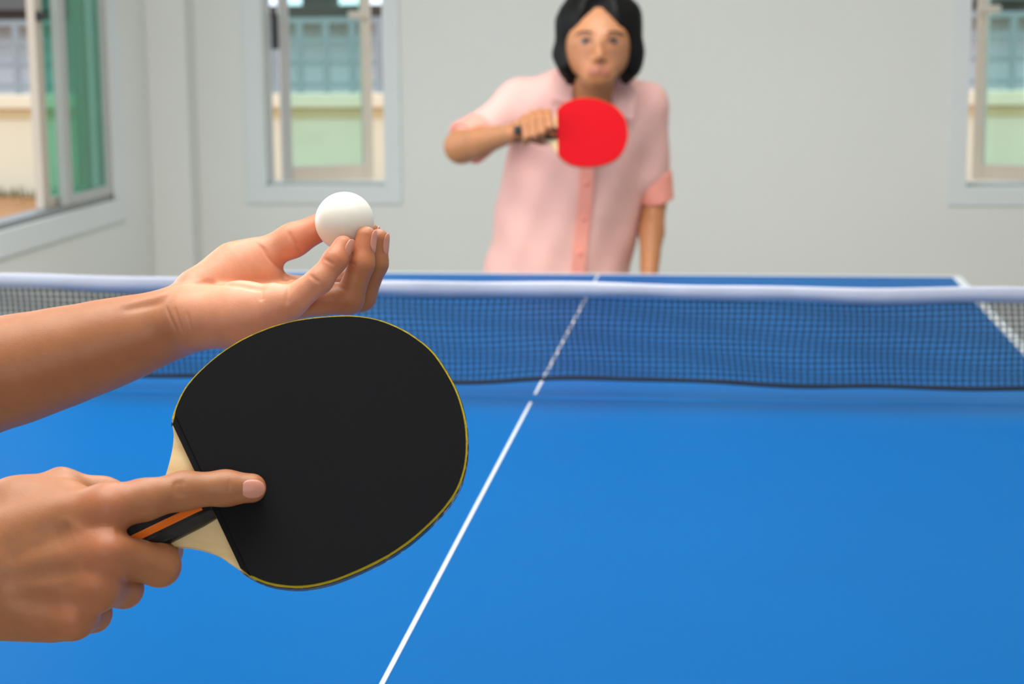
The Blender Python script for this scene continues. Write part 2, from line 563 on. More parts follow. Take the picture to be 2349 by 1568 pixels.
WL = (-1.345, -.910)     # opening of the back wall's left window
WR = (1.072, 1.52)       # and of its right window
WS = (1.95, 3.262)       # opening of the side wall's sliding window
struct('floor', MB().box((XL - WT, YF - WT, -.1), (XR + WT, YB + WT, 0)), M['floor'])
struct('ceiling', MB().box((XL - WT, YF - WT, ZC), (XR + WT, YB + WT, ZC + .1)), M['ceiling'])
struct('wall_back', wall_mb('y', YB, WT, XL - WT, XR + WT, [(*WL, SILL, HEAD), (*WR, SILL, HEAD)]), M['wall'])
struct('wall_left', wall_mb('x', XL, -.07, YF, YB, [(*WS, SILL, HEAD), (-.4, 1.1, SILL, HEAD)]), M['wall'])
struct('wall_right', wall_mb('x', XR, WT, YF, YB, []), M['wall'])
struct('wall_front', wall_mb('y', YF, -WT, XL - WT, XR + WT, [(-.9, 1.5, .8, 2.4)]), M['wall'])
struct('trim_1', MB().box((XL, 3.652, 0), (-1.575, YB, ZC)), M['wall'])       # corner pier


def band_mb(axis_, pos, d, h0, h1, z0, z1, w):
    mb = MB()
    for (a, b, c, e) in ((h0 - w, h1 + w, z0 - w, z0), (h0 - w, h1 + w, z1, z1 + w), (h0 - w, h0, z0, z1), (h1, h1 + w, z0, z1)):
        p0, p1 = sorted((pos, pos + d))
        mb.box((p0, a, c), (p1, b, e)) if axis_ == 'x' else mb.box((a, p0, c), (b, p1, e))
    return mb


struct('trim_2', band_mb('y', YB, -.012, *WL, SILL, HEAD, .058), M['band'])
struct('trim_3', band_mb('y', YB, -.012, *WR, SILL, HEAD, .058), M['band'])
struct('trim_4', band_mb('x', XL, .012, *WS, SILL, HEAD, .07), M['band'])


def sash(root, hinge, z0, z1, w, ang, flip, fmat_in, th=.04, st=.036, glass=None, hmat=None):
    """Casement sash turned about its hinge line; local x runs away from the hinge."""
    c, s = math.cos(ang), math.sin(ang)
    Mx = Matrix(((c * flip, -s * flip, 0, hinge[0]), (s, c, 0, hinge[1]), (0, 0, 1, 0), (0, 0, 0, 1)))
    MB().box((0, 0, z0), (st, th, z1), .003, Mx).build('hinge_stile', hmat, root)
    e = MB()
    for lo, hi in (((w - st, 0, z0), (w, th, z1)),
                   ((st, 0, z0), (w - st, th, z0 + st * 1.5)), ((st, 0, z1 - st), (w - st, th, z1))):
        e.box(lo, hi, .003, Mx)
    sh = e.build('sash', fmat_in, root)
    MB().box((st, th * .4, z0 + st * 1.5), (w - st, th * .4 + .005, z1 - st), 0, Mx).build('pane', glass, root)
    hd = MB().box((w - st - .05, -.03, 1.325), (w - .006, 0, 1.352), .005, Mx)
    hd.build('handle', M['lit_beige'], root)
    return sh


def back_window(name, x0, x1, flip):
    root = empty(name, ((x0 + x1) / 2, YB, SILL)); root['kind'] = 'structure'
    f = MB(); yo = YB + WT
    w = .006
    for lo, hi in (((x0, YB + .05, SILL), (x0 + w, yo, HEAD)), ((x1 - w, YB + .05, SILL), (x1, yo, HEAD)),
                   ((x0, YB + .05, HEAD - .03), (x1, yo, HEAD)), ((x0, YB + .05, SILL), (x1, yo, SILL + .012))):
        f.box(lo, hi)
    f.build('frame', M['alu'], root)
    if flip > 0: hx = x0 + .030
    else: hx = x1 - .075
    sash(root, (hx, yo + .03), SILL + .004, HEAD - .03, .335 if flip > 0 else .345, math.radians(24), flip, M['lit_beige'], glass=M['glass_b'], hmat=M['alu'] if flip > 0 else M['lit_beige'])  # shade on the left hinge stile is given by the grey material
    lx = hx - .012 * flip
    MB().box((lx - .010, yo + .0, 1.22), (lx + .010, yo + .03, 1.345), .004).build('friction_stay', M['black'], root)
    return root


back_window('window_1', *WL, 1)
back_window('window_2', *WR, -1)

# sliding window in the left wall, the outer sash pushed nearly behind the inner one
w3 = empty('window_3', (XL, 2.6, SILL)); w3['kind'] = 'structure'
f = MB()
MB().box((XL - .072, WS[0], SILL), (XL - .008, WS[1], SILL + .018)).build('track', M['track'], w3)
for lo, hi in (((XL - .072, WS[0], HEAD - .02), (XL - .008, WS[1], HEAD)),
               ((XL - .072, WS[1] - .018, SILL), (XL - .008, WS[1], HEAD)), ((XL - .072, WS[0], SILL), (XL - .008, WS[0] + .018, HEAD))):
    f.box(lo, hi)
f.build('frame', M['alu'], w3)


def slide_sash(x, y0, y1, m, far=.045):
    z0, z1 = SILL + .018, HEAD - .02
    e = MB()
    for lo, hi in (((x - .013, y0, z0), (x + .013, y0 + .058, z1)), ((x - .016, y1 - far, z0), (x + .016, y1, z1)),
                   ((x - .016, y0 + .058, z0), (x + .016, y1 - far, z0 + .03)), ((x - .016, y0 + .058, z1 - .04), (x + .016, y1 - far, z1))):
        e.box(lo, hi, .002)
    e.build('sash', m, w3)
    MB().box((x - .003, y0 + .058, z0 + .03), (x + .003, y1 - far, z1 - .04)).build('pane', M['glass_l'], w3)


slide_sash(XL - .025, 2.845, 3.244, M['alu'], .02)
slide_sash(XL - .060, 2.745, 3.17, M['lit_beige'])  # sunlight on the outer sash is carried by its paler colour
MB().box((XL - .046, 2.748, 1.318), (XL - .028, 2.79, 1.345), .004).build('latch', M['black'], w3)

# ================================================================== OUTSIDE
struct('ground', MB().box((-16, -9, -.32), (14, 24, -.22)), M['soil'])
yb = 11.0
# raised bed of bare soil up to the wall
gb = bmesh.new(); nx, ny = 60, 30
gv = [[gb.verts.new((-9 + 14 * i / nx, 4.6 + (yb - .08 - 4.6) * j / ny,
       -.24 + .30 * min(1, (j / ny) * 1.7) + .025 * math.sin(i * 1.7 + j) * math.sin(j * 1.3 + .4 * i) + random.uniform(-.012, .012)))
       for j in range(ny + 1)] for i in range(nx + 1)]
for i in range(nx):
    for j in range(ny): gb.faces.new((gv[i][j], gv[i + 1][j], gv[i + 1][j + 1], gv[i][j + 1]))
_mb = MB(); _mb.bm.free(); _mb.bm = gb
o = _mb.build('soil_bed', M['soil'], None, True); tag(o, 'bare brown soil bank rising to the cream boundary wall outside', 'soil', kind='stuff')
bm = bmesh.new()
for i in range(1800):
    x = random.uniform(-8.5, 4.5); y = yb - .09 - abs(random.gauss(0, .12)); h = random.uniform(.04, .13)
    w = random.uniform(.008, .018); dx, dy = random.uniform(-.05, .05), random.uniform(-.05, .03)
    a = random.uniform(0, 3.14); c_, s_ = math.cos(a) * w, math.sin(a) * w
    bm.faces.new([bm.verts.new((x - c_, y - s_, .02)), bm.verts.new((x + c_, y + s_, .02)), bm.verts.new((x + dx, y + dy, .05 + h))])
_mb = MB(); _mb.bm.free(); _mb.bm = bm
_w = _mb.build('weeds', M['moss']); tag(_w, 'dry olive weeds along the foot of the cream boundary wall', 'weeds', kind='stuff')
bw = empty('boundary_wall', (-1.8, yb, -.2)); tag(bw, 'low cream rendered boundary wall outside behind the windows', 'wall')
MB().box((-9, yb, -.22), (5, yb + .12, .71), .01).build('wall_panel', M['cream'], bw)
MB().box((-9, yb - .015, .655), (5, yb + .135, .73), .008).build('ochre_moulding', M['ochre'], bw)
MB().box((-9, yb - .06, .73), (5, yb + .18, .835), .01).build('coping', M['cream2'], bw)
fn = empty('steel_fence', (-1.8, yb + .06, .835)); tag(fn, 'grey square-grid steel fence on top of the cream boundary wall', 'fence')
barm = None
for i in range(70):
    x = -8.9 + i * .2
    if barm is None:
        o = MB().box((-.024, -.02, 0), (.024, .02, .56), .004).build('fence_bar', M['bar']); barm = o
    else:
        o = barm.copy(); COL.objects.link(o)
    o.location = (x, yb + .06, .83); o.parent = fn
    bpy.context.view_layer.update() if i == 0 else None
    o.matrix_parent_inverse = fn.matrix_world.inverted()
for z in (.90, 1.06, 1.22, 1.37):
    MB().box((-9, yb + .045, z - .022), (5, yb + .075, z + .022), .004).build('fence_rail', M['bar'], fn)
nh = empty('neighbour_house', (-3, 15, -.2)); tag(nh, 'pale grey neighbouring house with dark roof edge beyond the fence', 'house')
MB().box((-12, 15, -.22), (7, 15.2, 1.40)).build('house_wall', M['house'], nh)
MB().box((-12.3, 14.6, 1.38), (7.3, 15.4, 1.54), .02).build('roof_fascia', M['roof'], nh)
MB().prism([(14.5, 1.52), (15.6, 1.52), (17.5, 2.9)], -12.4, -4.9,
           Matrix(((0, 0, 1, 0), (1, 0, 0, 0), (0, 1, 0, 0), (0, 0, 0, 1)))).build('roof', M['roof'], nh)
MB().prism([(14.5, 1.52), (15.6, 1.52), (17.5, 2.9)], 1.2, 7.4,
           Matrix(((0, 0, 1, 0), (1, 0, 0, 0), (0, 1, 0, 0), (0, 0, 0, 1)))).build('roof', M['roof'], nh)

MB().box((-3.72, 14.7, 1.5), (-3.42, 15.0, 2.4), .01).build('dark_upright', M['roof'], nh)  # added plain box for the dark upright breaking the sky strip

# ================================================================== TABLE
TT = .76
tb = empty('table_tennis_table', (0, 0, 0))
tag(tb, 'blue table tennis table with white lines, in two halves under the net', 'table')
gap = .003
for s in (-1, 1):
    y0, y1 = (gap, 1.37) if s > 0 else (-1.37, -gap)
    MB().box((-.7625, y0, TT - .022), (.7625, y1, TT), .002).build('tabletop', M['table'], tb)
    MB().box((-.74, y0 + .03, TT - .075), (.74, y0 + .06, TT - .022)).build('frame_rail', M['steel'], tb)
    MB().box((-.74, y1 - .06, TT - .075), (.74, y1 - .03, TT - .022)).build('frame_rail', M['steel'], tb)
    for x in (-1, 1):
        MB().box((x * .70 - .015, y0 + .06, TT - .075), (x * .70 + .015, y1 - .06, TT - .022)).build('frame_rail', M['steel'], tb)
        yl = .95 * s
        MB().box((x * .62 - .02, yl - .02, .03), (x * .62 + .02, yl + .02, TT - .05), .003).build('leg', M['steel'], tb)
        MB().box((x * .62 - .026, yl - .026, 0), (x * .62 + .026, yl + .026, .034), .004).build('foot', M['black'], tb)
        # side lines
        MB().box((x * .7525 - .0095, min(y0, y1) + .002, TT - .001), (x * .7525 + .0095, max(y0, y1) - .002, TT + .0004)).build('side_line', M['line'], tb)
    ye = s * 1.36
    MB().box((-.742, ye - .0095, TT - .001), (.742, ye + .0095, TT + .0004)).build('end_line', M['line'], tb)
    if s < 0: a, b = -1.35, -.026
    else: a, b = .030, 1.35
    MB().box((-.0020, a, TT - .001), (.0020, b, TT + .0005)).build('center_line', M['line'], tb)

# ================================================================== NET
nt_ = empty('table_tennis_net', (0, 0, TT))
tag(nt_, 'dark mesh table tennis net with white top tape across the blue table', 'net')


def ntop(x):  # height of the tape's upper edge
    return .926 - .0055 * x + .0035 * x * x + .0012 * math.sin(9 * x + 1) + .0008 * math.sin(23 * x)


def nbot(x):
    return .7850 + .0025 * math.sin(6.1 * x + .7) + .0022 * math.sin(13 * x) + .0012 * math.sin(27 * x + 1) + .004 * max(0, -x)


def nyy(x, t):  # slight billow of the cloth
    return .004 * math.sin(8 * x + 2 * t) + .003 * math.sin(19 * x) * (1 - t)


def nwarp(x, t): return x + .0022 * math.sin(31 * x + 2.5 * t) + .0015 * math.sin(7 * t + 5 * x)


TH = .021
bm = bmesh.new()


def ribbon(pts, nrm_w, wid):
    prev = None
    for p, d in pts:
        a = bm.verts.new(Vector(p) + d * wid); b = bm.verts.new(Vector(p) - d * wid)
        if prev: bm.faces.new((prev[0], a, b, prev[1]))
        prev = (a, b)


NV, NHZ, TW = 197, 16, .00046
# fine dark threads woven three by three, the open gaps between the groups read as the net's pale grid
for i in range(NV):
    for q in (-1, 0, 1):
        x = -.905 + 1.81 * (i + .5 + q * .21) / NV
        pts = []
        for j in range(7):
            t = j / 6
            z0, z1 = nbot(x), ntop(x) - TH + .002
            pts.append(((nwarp(x, t), nyy(x, t), z0 + (z1 - z0) * t), Vector((1, 0, 0))))
        ribbon(pts, None, TW)
for j in range(NHZ):
    for q in (-1, 0, 1):
        t = (j + .5 + q * .21) / NHZ
        pts = []
        for i in range(121):
            x = -.905 + 1.81 * i / 120
            z0, z1 = nbot(x), ntop(x) - TH
            pts.append(((x, nyy(x, t) - .0004, z0 + (z1 - z0) * t + .001 * math.sin(21 * x + j)), Vector((0, 0, 1))))
        ribbon(pts, None, TW * .8)
me = bpy.data.meshes.new('mesh_netting'); bm.to_mesh(me); bm.free()
o = link('mesh_netting', me, M['net'], nt_); o['kind'] = 'stuff'
sm = o.modifiers.new('thickness', 'SOLIDIFY'); sm.thickness = .0006; sm.offset = 0
# folded white tape: front and back leaf joined over the top cord
bm = bmesh.new(); rows = []
for i in range(181):
    x = -.905 + 1.81 * i / 180
    zt = ntop(x); hgt = TH + .0015 * math.sin(11 * x + 2) + .001 * math.sin(29 * x)
    y = nyy(x, 1)
    sec = [(.0042, -hgt), (.0046, -hgt * .45), (.0036, -.003), (.0018, -.0006), (0, 0), (-.0018, -.0006), (-.0036, -.003),
           (-.0052 - .001 * math.sin(17 * x), -hgt * .45), (-.0044, -hgt), (-.003, -hgt), (.003, -hgt)]
    rows.append([bm.verts.new((x, y + a, zt + b)) for a, b in sec])
for A, B in zip(rows, rows[1:]):
    for k in range(len(A)): bm.faces.new((A[k], A[(k + 1) % len(A)], B[(k + 1) % len(A)], B[k]))
_mb = MB(); _mb.bm.free(); _mb.bm = bm
_mb.build('top_tape', M['tape'], nt_, True)
MB().tube([(-.905 + 1.81 * i / 120, nyy(-.905 + 1.81 * i / 120, 0), nbot(-.905 + 1.81 * i / 120)) for i in range(121)], .0029, 8).build('bottom_cord', M['cord'], nt_, True)
for s in (-1, 1):
    p = MB().tube([(s * .915, 0, TT - .03), (s * .915, 0, .93)], .011, 14).build('post', M['steel'], nt_)
    MB().box((min(s * .74, s * .93), -.03, TT - .05), (max(s * .74, s * .93), .03, TT - .03), .003) \
        .box((min(s * .905, s * .93), -.02, TT - .05), (max(s * .905, s * .93), .02, TT + .01), .003).build('clamp', M['steel'], nt_)

# ================================================================== PADDLES
BLADE = [(-.0705, .0555), (-.0655, .0624), (-.0542, .0722), (-.0384, .0792), (-.0195, .0835), (.0006, .0840), (.0219, .0805),
         (.0462, .0713), (.0619, .0619), (.0734, .0500), (.0815, .0368), (.0863, .0232), (.0879, .0029), (.0859, -.0139),
         (.0809, -.0291), (.0733, -.0428), (.0639, -.0531), (.0525, -.0603), (.0387, -.0657), (.0227, -.0699), (.0059, -.0719),
         (-.0155, -.0715), (-.0310, -.0693), (-.0452, -.0644), (-.0578, -.0561), (-.0651, -.0482), (-.0699, -.0407)]
NECK = [(-.0735, -.0345), (-.0785, -.0262), (-.0868, -.0180), (-.0954, -.0125), (-.105, -.0085), (-.13, -.0080), (-.168, -.0095),
        (-.168, .0205), (-.13, .0190), (-.108, .0195), (-.098, .0225), (-.0885, .0275), (-.0783, .0395), (-.0725, .0490)]


def smooth_open(pts, n=5):
    """Catmull-Rom through an open polyline."""
    P_ = [pts[0]] + list(pts) + [pts[-1]]; out = []
    for i in range(1, len(P_) - 2):
        p0, p1, p2, p3 = (np.array(q) for q in P_[i - 1:i + 3])
        for s in range(n):
            t = s / n
            out.append(tuple(.5 * ((2 * p1) + (-p0 + p2) * t + (2 * p0 - 5 * p1 + 4 * p2 - p3) * t * t + (-p0 + 3 * p1 - 3 * p2 + p3) * t ** 3)))
    out.append(tuple(pts[-1]))
    return out


def inset(pts, d, cy=.006):
    return [(x * (1 - d / .078), cy + (y - cy) * (1 - d / .078)) for x, y in pts]


def make_paddle(name, label, group, Mx, front, sponge, back, backsponge, hl):
    root = empty(name); root.matrix_world = Mx
    bpy.context.view_layer.update()
    tag(root, label, 'paddle')
    bl = smooth_open(BLADE)
    # blade core (plywood): z from -.0095 to -.0037 below the front face (z = 0)
    core = smooth_open(BLADE + [(max(x, hl + .002), y) for x, y in NECK] + [BLADE[0]])[:-1]
    MB().prism(core, -.0096, -.0038, Mx, .0006).build('blade', M['wood'], root)
    # the rubbers; the front one has a thin bare lip beside the handle
    body = [(x, y) for x, y in inset(bl, .0007) if x > -.0662]
    if body[0][0] > -.066: body = [(-.0662, .0600)] + body + [(-.0662, -.0470)]
    lip = [(-.0662, .0600), (-.0700, .0552), (-.0694, -.0402), (-.0662, -.0468)]
    MB().prism(body, -.0014, 0, Mx, .0003).build('rubber', front, root)
    MB().prism(lip[::-1], -.0026, -.0007, Mx, .0002).build('rubber_lip', front, root)
    # sponge edge cut by hand: slightly ragged
    rag = [(x * (1 + .0030 + random.uniform(-.0016, .0016)), .006 + (y - .006) * (1 + .0030 + random.uniform(-.0016, .0016))) for x, y in bl]
    rag = [(max(x, -.0690), y) for x, y in rag]
    MB().prism(rag, -.0038, -.0014, Mx).build('sponge', sponge, root)
    MB().prism(bl, -.0118, -.0096, Mx).build('sponge', backsponge, root)
    MB().prism(inset(bl, .0004), -.0134, -.0118, Mx, .0003).build('rubber', back, root)
    # tape round the wooden edge
    ring = MB(); n = len(bl); A = []
    o_ = inset(bl, -.0007); i_ = inset(bl, .0005)
    for q in range(n):
        A.append([ring.bm.verts.new(Mx @ Vector((*o_[q], z))) for z in (-.0118, -.0039)] +
                 [ring.bm.verts.new(Mx @ Vector((*i_[q], z))) for z in (-.0039, -.0118)])
    for q in range(n - 1):
        for k in range(4): ring.bm.faces.new((A[q][k], A[q][(k + 1) % 4], A[q + 1][(k + 1) % 4], A[q + 1][k]))
    ring.bm.faces.new(A[0]); ring.bm.faces.new(A[-1][::-1])
    ring.build('edge_tape', M['edgetape'], root)
    # flared handle: two scales glued on the neck with an inlaid stripe
    cy = .0055; secs = [(-.0700, .0126), (-.078, .0134), (-.10, .0138), (-.116, .0142), (hl + .008, .0155), (hl, .0165)]
    for zf, zb, nm in ((.0052, -.0038, 'handle_scale'), (-.0096, -.0186, 'handle_scale')):
        hb = MB(); rows = []
        top = max(abs(zf + .0067), abs(zb + .0067)); s = 1 if zf > -.006 else -1
        zi = zb if s > 0 else zf; zo = zf if s > 0 else zb
        for x, hw in secs:
            flat = hw * .62
            zz = zo if x < -.073 else zi + (zo - zi) * .72
            prof = [(cy - hw, zi), (cy - hw, zi + (zz - zi) * .45), (cy - hw * .93, zi + (zz - zi) * .72), (cy - flat, zz), (cy + flat, zz), (cy + hw * .93, zi + (zz - zi) * .72),
                    (cy + hw, zi + (zz - zi) * .45), (cy + hw, zi)]
            rows.append([hb.bm.verts.new(Mx @ Vector((x, y, z))) for y, z in prof])
        for Aq, Bq in zip(rows, rows[1:]):
            for k in range(8): hb.bm.faces.new((Aq[k], Aq[(k + 1) % 8], Bq[(k + 1) % 8], Bq[k]))
        hb.bm.faces.new(rows[0]); hb.bm.faces.new(rows[-1][::-1])
        sc = hb.build(nm, M['handle'], root)
        zs = sorted((zo - s * .001, zo + s * .0004))
        MB().box((hl + .002, cy - .0062, zs[0]), (-.0745, cy - .0018, zs[1]), .0002, Mx).build('stripe', M['orange'], sc)
    return root


Q0 = P(735, 1040, 1.07)
nrm = -FW + .3 * UP; nrm /= np.linalg.norm(nrm)
ax_ = np.array([.8673, .3009, .3967]); ax_ -= nrm * (ax_ @ nrm); ax_ /= np.linalg.norm(ax_)
ay_ = np.cross(nrm, ax_)
PM = Matrix(((ax_[0], ay_[0], nrm[0], Q0[0]), (ax_[1], ay_[1], nrm[1], Q0[1]), (ax_[2], ay_[2], nrm[2], Q0[2]), (0, 0, 0, 1)))
make_paddle('table_tennis_paddle', 'black table tennis paddle with yellow edge and pale wooden neck held in the near hand', None,
            PM, M['rubber'], M['yellow'], M['red'], M['yellow'], -.170)


def pz(u, v):
    d = P(u, v, 1) - CAM
    return float(((Q0 - CAM) @ nrm) / (d @ nrm))


# the far player's red paddle: blade to the right, handle to the left
RC = P(1359, 303, 4.10)
rx = RT * .995 + UP * .02; rx /= np.linalg.norm(rx)
rn = -FW + .06 * UP; rn -= rx * (rn @ rx); rn /= np.linalg.norm(rn)
ry = np.cross(rn, rx)
RC = RC - rx * .0087 - ry * .006
PR = Matrix(((rx[0], ry[0], rn[0], RC[0]), (rx[1], ry[1], rn[1], RC[1]), (rx[2], ry[2], rn[2], RC[2]), (0, 0, 0, 1)))
make_paddle('table_tennis_paddle', 'red table tennis paddle held up by the person in the pink shirt', None,
            PR, M['red'], M['orange_sp'], M['rubber'], M['orange_sp'], -.142)

# ================================================================== BALL
bc = P(790.5, 507.5, 1.247)
bo = MB().sphere((0, 0, 0), .0200, 64, 40).build('table_tennis_ball', M['ball'], None, True)
bo.location = bc; tag(bo, 'white table tennis ball held between thumb and fingertips of the open hand', 'ball')

# ================================================================== NEAR PLAYER (arms in view)
L = lambda *q: P(*q)
# ---- left hand, palm up
wl = L(375, 748, 1.250)
pk = [L(634, 693, 1.2175), L(668, 691, 1.2165), L(734, 642, 1.213), L(768, 597, 1.216), L(787, 563, 1.2215)]
rg = [L(650, 695, 1.238), L(800, 686, 1.234), L(829, 605, 1.229), L(840, 543, 1.2315)]
md = [L(668, 682, 1.257), L(828, 680, 1.254), L(860, 604, 1.2475), L(868, 549, 1.2465)]
ix = [L(682, 668, 1.276), L(806, 655, 1.278), L(840, 585, 1.273), L(848, 533, 1.268)]
thm = [L(475, 662, 1.272), L(575, 597, 1.274), L(672, 551, 1.274), L(742, 517, 1.2745)]
hypo = Grp(.014, [
    Cone(L(438, 732, 1.236), L(560, 722, 1.224), .0218, .0198),
    Cone(L(560, 722, 1.224), L(622, 712, 1.218), .0198, .0140),
    Cone(L(430, 726, 1.250), L(650, 700, 1.240), .0185, .0120),
    Cone(L(430, 728, 1.262), L(668, 690, 1.259), .0175, .0115),
    Cone(L(440, 722, 1.268), L(680, 678, 1.278), .0165, .0110)])
thenar = Grp(.012, [
    Cone(L(458, 676, 1.258), L(545, 618, 1.268), .0190, .0172),
    Cone(L(545, 618, 1.268), L(588, 595, 1.273), .0172, .0122),
    Cone(L(520, 655, 1.262), L(600, 632, 1.270), .0150, .0105),
    Cone(L(560, 638, 1.272), L(648, 655, 1.275), .0110, .0075)])
palm = Grp(.0042, [hypo, thenar])
# forearm
fl = [wl, L(295, 774, 1.250), L(200, 802, 1.252), L(100, 830, 1.254), L(0, 856, 1.256), L(-120, 890, 1.262)]
el_l = np.array([-.372, -1.325, 1.000])
foreL = Grp(.02, [Cone(a, b, ra, rb) for a, b, ra, rb in zip(fl, fl[1:] + [el_l], [.0222, .0234, .0268, .0302, .0332, .0368], [.0234, .0268, .0302, .0332, .0368, .036])])
handL = Grp(.007, [
    Grp(.009, [palm, foreL, Cone(wl, L(440, 725, 1.25), .0215, .0200)]),
    Grp(.0011, [chain(pk, [.0124, .0103, .0084, .0078, .0067]),
                chain(rg, [.0110, .0096, .0083, .0070]),
                chain(md, [.0110, .0098, .0086, .0072]),
                chain(ix, [.0105, .0096, .0083, .0068])]),
    chain(thm, [.0150, .0118, .0110, .0096], .006)])
# ---- right hand, back of the hand to the camera
D = lambda u, v, o: P(u, v, pz(u, v) + o)
ixr = [D(245, 1163, -.030), D(330, 1146, -.0245), D(421, 1125, -.0150), D(518, 1119, -.0100), D(577, 1119, -.0084)]
mdr = [D(247, 1266, -.030), D(366, 1297, -.004), D(378, 1262, .021), D(335, 1215, .028)]
rgr = [D(222, 1345, -.024), D(284, 1350, .002), D(300, 1300, .026), D(262, 1250, .031)]
pkr = [D(168, 1415, -.016), D(214, 1408, .008), D(232, 1350, .028), D(200, 1300, .032)]
thr = [D(-20, 1190, -.004), D(140, 1117, .004), D(238, 1136, .016), D(325, 1158, .0245)]
wr = D(-165, 1300, -.012)
el_r = np.array([-.42, -1.74, .935])
backR = Grp(.014, [
    Cone(D(-130, 1255, -.010), ixr[0], .0185, .0122),
    Cone(D(-135, 1290, -.012), mdr[0], .0190, .0128),
    Cone(D(-135, 1325, -.010), rgr[0], .0185, .0120),
    Cone(D(-135, 1362, -.006), pkr[0], .0170, .0112),
    Cone(D(-60, 1400, -.004), D(120, 1418, -.006), .0150, .0118),
    Cone(D(-120, 1245, -.002), D(30, 1168, -.002), .0180, .0148),
    Cone(D(30, 1168, -.002), D(150, 1150, -.008), .0148, .0120),
    Cone(D(60, 1160, -.006), D(250, 1185, -.016), .0120, .0110)])
handR = Grp(.007, [
    Grp(.02, [backR, Cone(wr, D(-120, 1300, -.01), .0255, .0245), Cone(wr, el_r, .0255, .037)]),
    Grp(.0016, [chain(ixr, [.0125, .0112, .0105, .0096, .0084], .005),
                chain(mdr, [.0128, .0113, .0096, .0085], .005),
                chain(rgr, [.0120, .0103, .0090, .0080], .005),
                chain(pkr, [.0112, .0096, .0084, .0074], .005)]),
    chain(thr, [.0160, .0105, .0100, .0088], .006)])
# ---- the rest of the player, standing left of the frame and turned to the table
tw = (.62, 1, 1)
pel, che = np.array([-.60, -1.62, .76]), np.array([-.575, -1.61, 1.14])
shL, shR = np.array([-.545, -1.435, 1.215]), np.array([-.545, -1.79, 1.215])
bodyP = Grp(.05, [
    Cone(pel, pel + [0.01, 0, .12], .155, .135, tw), Cone(pel + [.01, 0, .12], che, .135, .155, tw),
    Cone(shL, shR, .055, .055), Cone([-.55, -1.61, 1.20], [-.53, -1.61, 1.31], .052, .05),
    Cone([-.515, -1.61, 1.40], [-.52, -1.61, 1.43], .083, .088), Cone([-.50, -1.61, 1.345], [-.515, -1.61, 1.40], .055, .07),
    Cone(shL, el_l, .046, .037), Cone(shR, el_r, .046, .037),
    Cone([-.60, -1.53, .74], [-.58, -1.52, .42], .078, .055), Cone([-.58, -1.52, .42], [-.62, -1.52, .07], .052, .035),
    Cone([-.60, -1.71, .74], [-.60, -1.73, .42], .078, .055), Cone([-.60, -1.73, .42], [-.64, -1.74, .07], .052, .035),
    Cone([-.62, -1.52, .045], [-.50, -1.50, .035], .038, .030), Cone([-.64, -1.74, .045], [-.52, -1.75, .035], .038, .030),
    Cone([-.435, -1.61, 1.385], [-.418, -1.61, 1.378], .012, .013)])
# ears, so the head reads as one from the side
ears = Grp(.01, [Cone([-.52, -1.61 + s * .088, 1.385], [-.525, -1.61 + s * .094, 1.415], .010, .014) for s in (-1, 1)])
root_sdf = Grp(.012, [bodyP, ears, handL, handR])

Zl = 1.228


def lw(pts, z):  # polyline on the left hand's visible side: pixels plus a depth
    return [P(u, v, z + (dz[0] if dz else 0)) for (u, v, *dz) in pts]


def onskin(field, pts, guess, it=60):
    """Walk each picture ray to the skin, so that creases lie on it."""
    out = []
    for (u, v) in pts:
        z = guess
        for _ in range(it):
            q = P(u, v, z)[None]
            z += min(max(float(field(q)[0]) * .7, -.004), .004)
        out.append(P(u, v, z))
    return out


fL = Field(handL); fR = Field(handR)
dents = []


def crease(f, pts, guess, amp, w):
    """A groove (or ridge, amp < 0) laid on the skin, fading out at both ends."""
    q = smooth_open(pts, 3)
    t = np.linspace(0, 1, len(q))
    dents.append((onskin(f, q, guess), amp * np.minimum(1, np.sin(np.pi * np.clip(t, .04, .96)) * 1.5), w))


GL, GR = 1.15, .98
# palm: life line, heart line, thumb and finger creases, wrist folds
crease(fL, [(430, 652), (470, 648), (515, 651), (552, 655), (585, 661), (606, 664)], GL, 0.0022, 0.0022)
crease(fL, [(588, 556), (604, 572), (618, 592), (638, 610), (648, 616)], GL, 0.0016, 0.0013)
crease(fL, [(661, 530), (668, 545), (680, 562), (694, 580)], GL, 0.0012, 0.0012)
crease(fL, [(642, 625), (655, 640), (662, 650)], GL, .0012, .0016)
crease(fL, [(668, 648), (662, 665), (658, 685), (660, 700)], GL, 0.0012, 0.0014)
crease(fL, [(601, 665), (599, 680), (601, 690)], GL, 0.0008, 0.0018)
crease(fL, [(710, 630), (722, 640), (734, 648)], GL, 0.0009, 0.001)
crease(fL, [(744, 593), (757, 601), (768, 607)], GL, 0.0009, 0.001)
crease(fL, [(381, 702), (388, 722), (400, 747), (412, 775)], GL, 0.0011, .0010)
crease(fL, [(400, 704), (408, 730), (418, 760)], GL, 0.0008, .0010)
crease(fL, [(429, 715), (434, 737), (440, 760)], GL, 0.0006, .0010)
crease(fL, [(800, 603), (815, 606)], GL, .0006, .0012)
crease(fL, [(834, 625), (844, 620)], GL, .0006, .0011)
crease(fL, [(775, 655), (790, 664), (800, 668)], GL, .0006, .0012)
# wrist tendons of the forearm
crease(fL, [(270, 702), (320, 690), (370, 680), (392, 672)], GL, -.0011, .0030)
crease(fL, [(280, 714), (330, 704), (380, 694)], GL, .0007, .0026)
